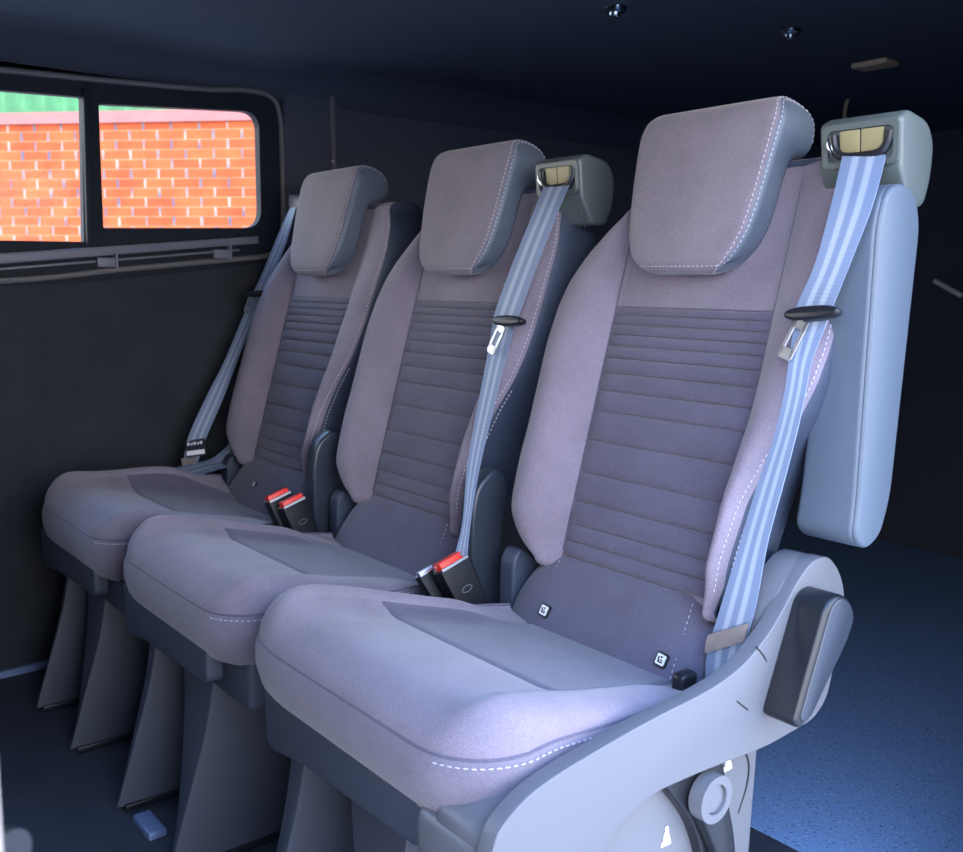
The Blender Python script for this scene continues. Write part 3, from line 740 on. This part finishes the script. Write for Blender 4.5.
for k in range(5): wl.prism([(-.018+k*.0075,-.016+(k % 2)*.004),(-.013+k*.0075,-.016),(-.013+k*.0075,-.010),(-.018+k*.0075,-.009)], .0022*sg, .0026*sg, 0, 1, F)
wl.build('barcode_strip', M['white'], lo, smooth=False)
cl = MB(); F = frame((-.287,-.078,.478), (.025,.030,.006), (.0,-.02,-.045)); cl.prism(round_poly([(-.018,-.014),(.020,-.014),(.016,.018),(-.015,.018)], .004), -.004, .004, .002, 2, F); cl.build('webbing_end', M['fuzz'], w)
st = [((-.262,.020,.530),(-.250,.030,.528)),((-.268,.0,.505),(-.236,.030,.500)),((-.272,-.035,.484),(-.215,.020,.480)),((-.285,-.080,.476),(-.205,-.035,.474)),((-.290,-.110,.470),(-.215,-.095,.462))]
ribbon('lap_webbing', st, bf)
ag = MB(); ag.prism(round_poly([(-.012,-.016),(.012,-.016),(.012,.018),(-.012,.018)], .005), -.004, .004, .002, 2, frame((-.292,.214,1.098), (.5,.8,0), (0,.1,1)))
ag.build('belt_guide', M['steel'], bf)['label'] = 'steel guide loop'

def buckle(name, o, lean, label, logo=True, s=1., spin=0., plate=False, red=True):
    root = empty(name, o, label, 'seat belt buckle', 'seat belt buckles')
    up = Vector(lean).normalized(); a = Vector((math.sin(spin), math.cos(spin), .32))
    F = frame((0,0,0), a, up); n = Vector((F[0][2], F[1][2], F[2][2]))   # n = a x up
    Wd, T, Lh = .023*s, .012*s, .066*s
    b = MB(); b.prism(round_poly([(-Wd*.86,-Lh),(Wd*.86,-Lh),(Wd,-.006),(Wd,0),(-Wd,0),(-Wd,-.006)], .004*s), -T, T, .004*s, 3, F)
    h = b.build('buckle_housing', M['buckle'], root)
    r_ = MB(); r_.prism(round_poly([(-Wd*.84,-.004),(Wd*.84,-.004),(Wd*.84,.010*s),(-Wd*.84,.010*s)], .003), -T*.6, T*.9, .002, 2, F)
    if red: r_.build('release_button', M['red'], h)['label'] = 'red release button'
    else: r_.build('steel_mouth', M['steel'], h)
    sv = MB(); sv.prism([(-Wd*.9,-.002),(Wd*.9,-.002),(Wd*.9,.003),(-Wd*.9,.003)], T*.78, T*1.04, .0006, 1, F); sv.prism([(-Wd*.9,-.002),(Wd*.9,-.002),(Wd*.9,.003),(-Wd*.9,.003)], -T*.95, -T*.55, .0006, 1, F)
    sv.build('slot_edge', M['steel'], h)
    if logo:
        lg = MB()
        for sd in (1,):
            lg.tube([F @ Vector((.0075*s*math.cos(q), -.034*s+.0036*s*math.sin(q), sd*T*1.005)) for q in [2*math.pi*k/20 for k in range(20)]], .0005*s, 5, True)
        lg.build('oval_emblem', M['rail'], h)['label'] = 'small embossed oval emblem'
    sk = MB(); sk.prism(round_poly([(-Wd*.5,-Lh-.06),(Wd*.5,-Lh-.06),(Wd*.5,-Lh+.004),(-Wd*.5,-Lh+.004)], .004), -T*.35, T*.35, .001, 1, F); sk.build('buckle_stalk', M['black'], root)
    if plate:
        p = MB(); p.prism(round_poly([(Wd*.7,-.012),(Wd*1.28,-.008),(Wd*1.28,.010),(Wd*.7,.008)], .002), -T*.9, -T*.5, .0006, 1, F); p.build('metal_tab', M['steel'], h)
    return root
buckle('seat_belt_buckle', (.766,-.104,.484), (-.35,-.45,.9), 'black red-buttoned buckle with emblem, between the middle seat and the nearest seat', s=1.22, plate=True)
buckle('seat_belt_buckle', (.256,-.098,.484), (-.25,-.40,.9), 'black red-buttoned buckle beside the window seat, the one nearer the middle seat', s=1.15)
buckle('seat_belt_buckle', (.218,-.108,.490), (-.25,-.40,.9), 'black red-buttoned buckle beside the window seat, the one nearer the window', s=1.15)
# metal tab of a further buckle, tucked behind
hb = buckle('seat_belt_buckle', (.735,-.128,.468), (-.45,-.5,.8), 'silver-edged black buckle end tucked against the middle seat cushion', logo=False, s=.72, red=False)

# ------------------------------------------------------------------ van shell
def quad(name, pts, mat): return struct(obj(name, pts, [tuple(range(len(pts)))], mat, None, False))
def slab(name, x0, x1, y0, y1, z0, z1, mat):
    m_ = MB(); m_.box(x0, x1, y0, y1, z0, z1); return struct(m_.build(name, mat, None, False))
CZ = 1.42
slab('floor', -.47, 1.45, -2.2, .357, -.06, 0, M['mat'])
slab('floor_rear', -.47, 1.45, .357, 2.36, -.06, .001, M['speckle'])
slab('ceiling', -.47, 1.46, -2.2, 2.36, CZ, CZ+.06, M['ceil'])
slab('wall_back', -.47, 1.46, 2.31, 2.37, -.06, CZ, M['ceil'])
slab('wall_front_closed', -.47, 1.46, -2.26, -2.2, -.06, CZ, M['ceil'])  # unseen; windscreen left out to keep front light off the seats and legs
m_ = MB(); m_.box(1.42, 1.47, .26, 2.31, -.06, CZ); m_.box(1.42, 1.47, -.90, .26, 1.33, CZ); m_.box(1.42, 1.47, -2.2, -.90, -.06, CZ)
struct(m_.build('wall_right', M['ceil'], None, False))
# white painted door pillar
m_ = MB(); m_.rbox(1.405, 1.475, -1.02, -.877, -.05, CZ, .012)
struct(m_.build('trim_1', M['paint'])); dp = bpy.data.objects['trim_1']; dp['label'] = 'cream painted door pillar'
sb = MB(); sb.tube([(1.40,-.877,.632),(1.425,-.866,.634)], [.009,.011], 14); sb.rbox(1.402,1.43,-.879,-.869,.618,.650,.003)
sb.build('door_striker', M['black'], dp)

# left wall: profile x(z), lower carpeted panel up to the curved belt line, pieces around the window
def WX(z): return -.447 + .067*min(1, z/.93)
def belt(y): return table([(-2.3,.80),(-1.0,.868),(-.443,.898),(-.2,.925),(.1,.957),(.168,.963),(.30,.963)], y)
ys = [-2.2+.05*k for k in range(49)] + [.215, .26]; ys = sorted(set(round(y, 3) for y in ys if y <= .26))
vs = []; fs = []; nz = 8
for y in ys:
    for k in range(nz+1):
        z = belt(y)*k/nz; vs.append((WX(z)+.006*math.sin(math.pi*k/nz), y, z))
    vs.append((WX(.93)-.03, y, belt(y)))
k1 = nz+2
for i in range(len(ys)-1):
    for k in range(k1-1): fs.append((i*k1+k, (i+1)*k1+k, (i+1)*k1+k+1, i*k1+k+1))
wl_ = struct(obj('wall_left', vs, fs, M['carpet'], None, True, 50))
# upper strip and rear part of the left wall, curving into the ceiling
m_ = MB(); m_.box(-.46, -.384, -2.2, .26, 1.355, CZ); m_.box(-.46, -.40, .215, 2.31, 0, CZ)
m_.box(-.47, -.455, -2.2, 2.31, -.06, CZ) if False else None
m_.build('upper_panel', M['ceil'], wl_, False)
m_ = MB(); m_.prism(round_poly([(.235,-.01),(.235,1.42),(.395,1.42),(.395,-.01)], .02), -.41, -.372, .008, 3, YZ); struct(m_.build('trim_2', M['ceil'], None)); 
pl = MB(); pl.tube([(-.370,.368,1.42),(-.369,.372,1.2),(-.369,.370,.9)], .006, 8); struct(pl.build('trim_3', M['trimtan']))
bt = MB(); bt.tube([(-.368,.366,1.215),(-.362,.366,1.215)], .004, 10); bt.build('screw', M['steel'], bpy.data.objects['trim_3'])
# coving between wall and ceiling
cv = MB(); cv.prism([(-.385,1.355),(-.36,1.385),(-.31,1.408),(-.24,1.421),(-.47,1.43),(-.47,1.355)], -2.2, 2.31, 0, 1, XZ); struct(cv.build('trim_4', M['ceil'], None, True, 60))
slab('baseboard_left', -.452, -.432, -2.2, .30, 0, .016, M['alu'])

# window: frame with two openings, glass, divider, sliding rail
def ring(outer, inner, x0, x1, mat, name, parent):
    k = len(outer); vs = [(x, p[0], p[1]) for x, pp in ((x0, outer), (x1, outer), (x1-.002, inner), (x0, inner)) for p in pp]
    fs = [(a*k+i, a*k+(i+1) % k, ((a+1) % 4)*k+(i+1) % k, ((a+1) % 4)*k+i) for a in range(4) for i in range(k)]
    return obj(name, vs, fs, mat, parent, True, 30)
win = bpy.data.objects.new('window_1', None); COL.objects.link(win); win['kind'] = 'structure'; win['label'] = 'sliding van window in the left wall'
def rect(p, r): return round_poly(p, r, 8)
inR = [(-.223,1.020),(.165,1.037),(.165,1.318),(-.221,1.290)]
ouR = [(-.245,.90),(.222,.955),(.222,1.362),(-.245,1.348)]
ring(rect(ouR, [.001,.04,.05,.001]), rect(inR, [.004,.045,.045,.004]), -.400, -.372, M['frame'], 'window_frame', win)
inL = [(-1.02,.975),(-.266,.988),(-.256,1.301),(-1.02,1.270)]
ouL = [(-1.10,.85),(-.245,.90),(-.245,1.348),(-1.10,1.32)]
ring(rect(ouL, .001), rect(inL, [.03,.004,.004,.03]), -.400, -.374, M['frame'], 'window_frame', win)
g = MB(); g.box(-.394, -.391, -.24, .19, 1.0, 1.34); g.build('fixed_pane', M['glass'], win, False)
g = MB(); g.box(-.386, -.383, -1.05, -.25, .95, 1.32); g.build('sliding_pane', M['glass'], win, False)
dv = MB(); dv.prism([(-.264,.975),(-.246,.975),(-.240,1.318),(-.256,1.318)], -.378, -.360, .003, 2, YZ); dv.build('window_divider', M['frame'], win)
rl = MB()
rl.prism([(-1.05,.905),(-.44,.935),(.150,.998),(.150,1.016),(-.44,.958),(-1.05,.93)], -.378, -.358, .004, 2, YZ); rl.build('slide_rail', M['rail'], win)
rl = MB(); rl.prism([(-1.05,.893),(-.44,.922),(.10,.978),(.10,.983),(-.44,.928),(-1.05,.899)], -.374, -.362, .002, 2, YZ); rl.build('slide_channel', M['rail'], win)
for y, z in ((-.224,.943), (.052,.969)):
    c = MB(); c.rbox(-.376, -.356, y-.022, y+.022, z-.011, z+.011, .003); c.rbox(-.376,-.352,y+.018,y+.024,z-.012,z+.022,.002); c.build('rail_clip', M['rail'], win)
rb = MB(); rb.tube(catmull([(-.372,-1.1,.863),(-.372,-.443,.900),(-.372,-.2,.927),(-.372,.1,.959),(-.372,.17,.967),(-.371,.205,.985),(-.370,.222,1.03),(-.370,.224,1.2),(-.370,.220,1.31),(-.370,.195,1.356),(-.372,.12,1.363),(-.372,0,1.351),(-.372,-.418,1.334),(-.372,-1.1,1.318)], 6), .0065, 8)
rb.build('rubber_trim', M['trimtan'], win)
# belt guide mount stays on the pillar; ceiling fittings
def spotlight(x, y, label):
    r_ = empty('ceiling_spotlight', (x, y, CZ), label, 'ceiling light', 'small ceiling spotlights')
    a = MB(); ks = 20; prof_ = [(.022,0),(.024,-.004),(.020,-.010),(.014,-.013)]
    vs = [(p[0]*math.cos(2*math.pi*k/ks), p[0]*math.sin(2*math.pi*k/ks), p[1]) for p in prof_ for k in range(ks)]
    fs = [(i*ks+k, i*ks+(k+1) % ks, (i+1)*ks+(k+1) % ks, (i+1)*ks+k) for i in range(3) for k in range(ks)]; fs.append(tuple(range(3*ks, 4*ks)))
    obj('bezel', vs, fs, M['chrome'], r_)
    b_ = MB(); b_.tube([(0,0,-.012),(0,0,-.016),(0,0,-.0195),(0,0,-.022),(0,0,-.0235)], [.0125,.0115,.0095,.0065,.002], 20); b_.build('lens', M['chrome'], r_)
spotlight(.565, .430, 'small round chrome ceiling spotlight, the left one of two')
spotlight(.685, .815, 'small round chrome ceiling spotlight, the right one of two')
lt = MB(); lt.rbox(-.045, .045, -.03, .03, -.014, 0, .006); lo = lt.build('ceiling_patch', M['tan']); lo.location = (.648, 1.21, CZ); tag(lo, 'small tan rectangular fitting on the dark ceiling', 'ceiling fitting')
hk = MB(); hk.tube(catmull([(0,0,0),(.004,-.01,.03),(.016,-.018,.062)], 5), .005, 8); ho = hk.build('ceiling_hook', M['tan']); ho.location = (.345, 1.60, CZ-.058); tag(ho, 'thin tan hook hanging below the dark ceiling behind the nearest seat', 'hook')
cp = MB(); cp.rbox(-.055, .055, -.012, 0, -.008, .008, .003); co = cp.build('wall_clip', M['white']); co.location = (.335, 2.31, .905); co.rotation_euler = (0, math.radians(28), 0); tag(co, 'short silver clip on the dark back wall', 'clip')

# ------------------------------------------------------------------ outside
GZ = -.65
quad('ground', [(-40,-40,GZ),(40,-40,GZ),(40,40,GZ),(-40,40,GZ)], M['ground'])
T = Vector((.74465,.66746,0)); O = Vector((-6.06,1.87,0)); Nn = Vector((T.y,-T.x,0))
def wallmesh(s0, s1, z0, z1, th):
    m_ = MB(); m_.box(s0, s1, z0, z1, -th, 0); return m_
F = Matrix(((T.x,0,Nn.x,O.x),(T.y,0,Nn.y,O.y),(0,1,0,0),(0,0,0,1)))
bw = wallmesh(-6, 7, GZ, 2.145, .3).build('brick_wall', M['brick'], None, False); bw.matrix_world = F; tag(bw, 'orange brick wall outside the window, under a pink coping', 'wall')
cpg = wallmesh(-6, 7, 2.145, 2.235, .36); co = cpg.build('wall_coping', M['coping'], bw, False); co.location = (0,0,.03); co['label'] = 'pale pink coping course'
gf = MB(); k = 0; vs = []; fs = []
ns = 520
for i in range(ns+1):
    s = -6+13*i/ns; d = -.6+.018*math.sin(s*2*math.pi/.19)
    vs += [(s, GZ, d), (s, 4.6, d), (s, 4.6, d-.02), (s, GZ, d-.02)]
for i in range(ns):
    for a in range(4): fs.append((i*4+a, (i+1)*4+a, (i+1)*4+(a+1) % 4, i*4+(a+1) % 4))
fo = obj('corrugated_fence', vs, fs, M['green'], None, True, 50); fo.matrix_world = F; tag(fo, 'green corrugated sheeting rising behind the brick wall', 'fence')

# ------------------------------------------------------------------ light
wd = bpy.data.worlds.new('sky'); SC.world = wd; wd.use_nodes = True; nt = wd.node_tree; bg = nt.nodes['Background']
tc = nt.nodes.new('ShaderNodeTexCoord'); sx = nt.nodes.new('ShaderNodeSeparateXYZ'); rp = nt.nodes.new('ShaderNodeValToRGB')
rp.color_ramp.elements[0].position = .02; rp.color_ramp.elements[0].color = (1.0, .91, .84, 1)
rp.color_ramp.elements[1].position = .75; rp.color_ramp.elements[1].color = (.22, .44, .92, 1)
e = rp.color_ramp.elements.new(.25); e.color = (.80, .87, .98, 1)
nt.links.new(tc.outputs['Generated'], sx.inputs[0]); nt.links.new(sx.outputs['Z'], rp.inputs['Fac']); nt.links.new(rp.outputs['Color'], bg.inputs['Color'])
bg.inputs['Strength'].default_value = 3.4
sd = bpy.data.lights.new('sun', 'SUN'); sd.energy = 1.3; sd.angle = math.radians(.6); sd.color = (1, .93, .82)
so = bpy.data.objects.new('sun', sd); COL.objects.link(so)
so.rotation_euler = Vector((.06,-.57,.82)).to_track_quat('Z', 'Y').to_euler()

# ------------------------------------------------------------------ camera
cd = bpy.data.cameras.new('camera'); cam = bpy.data.objects.new('camera', cd); COL.objects.link(cam)
cd.sensor_width = 36; cd.sensor_fit = 'HORIZONTAL'; cd.lens = 969.7/963*36; cd.clip_start = .02
fw = Vector((-.76770,.62434,-.14436)); rt = Vector((.62984,.77666,.0095)); uv_ = Vector((-.11805,.08363,.98948))
R_ = Matrix((rt, uv_, -fw)).transposed().to_4x4()
cam.matrix_world = Matrix.Translation((1.893,-.963,.902)) @ R_
cd.dof.use_dof = True; cd.dof.focus_distance = 1.35; cd.dof.aperture_fstop = 9
SC.camera = cam
SC.view_settings.view_transform = 'Standard'; SC.view_settings.look = 'None'; SC.view_settings.gamma = 1
SC.view_settings.use_curve_mapping = False
SC.view_settings.exposure = 1.3
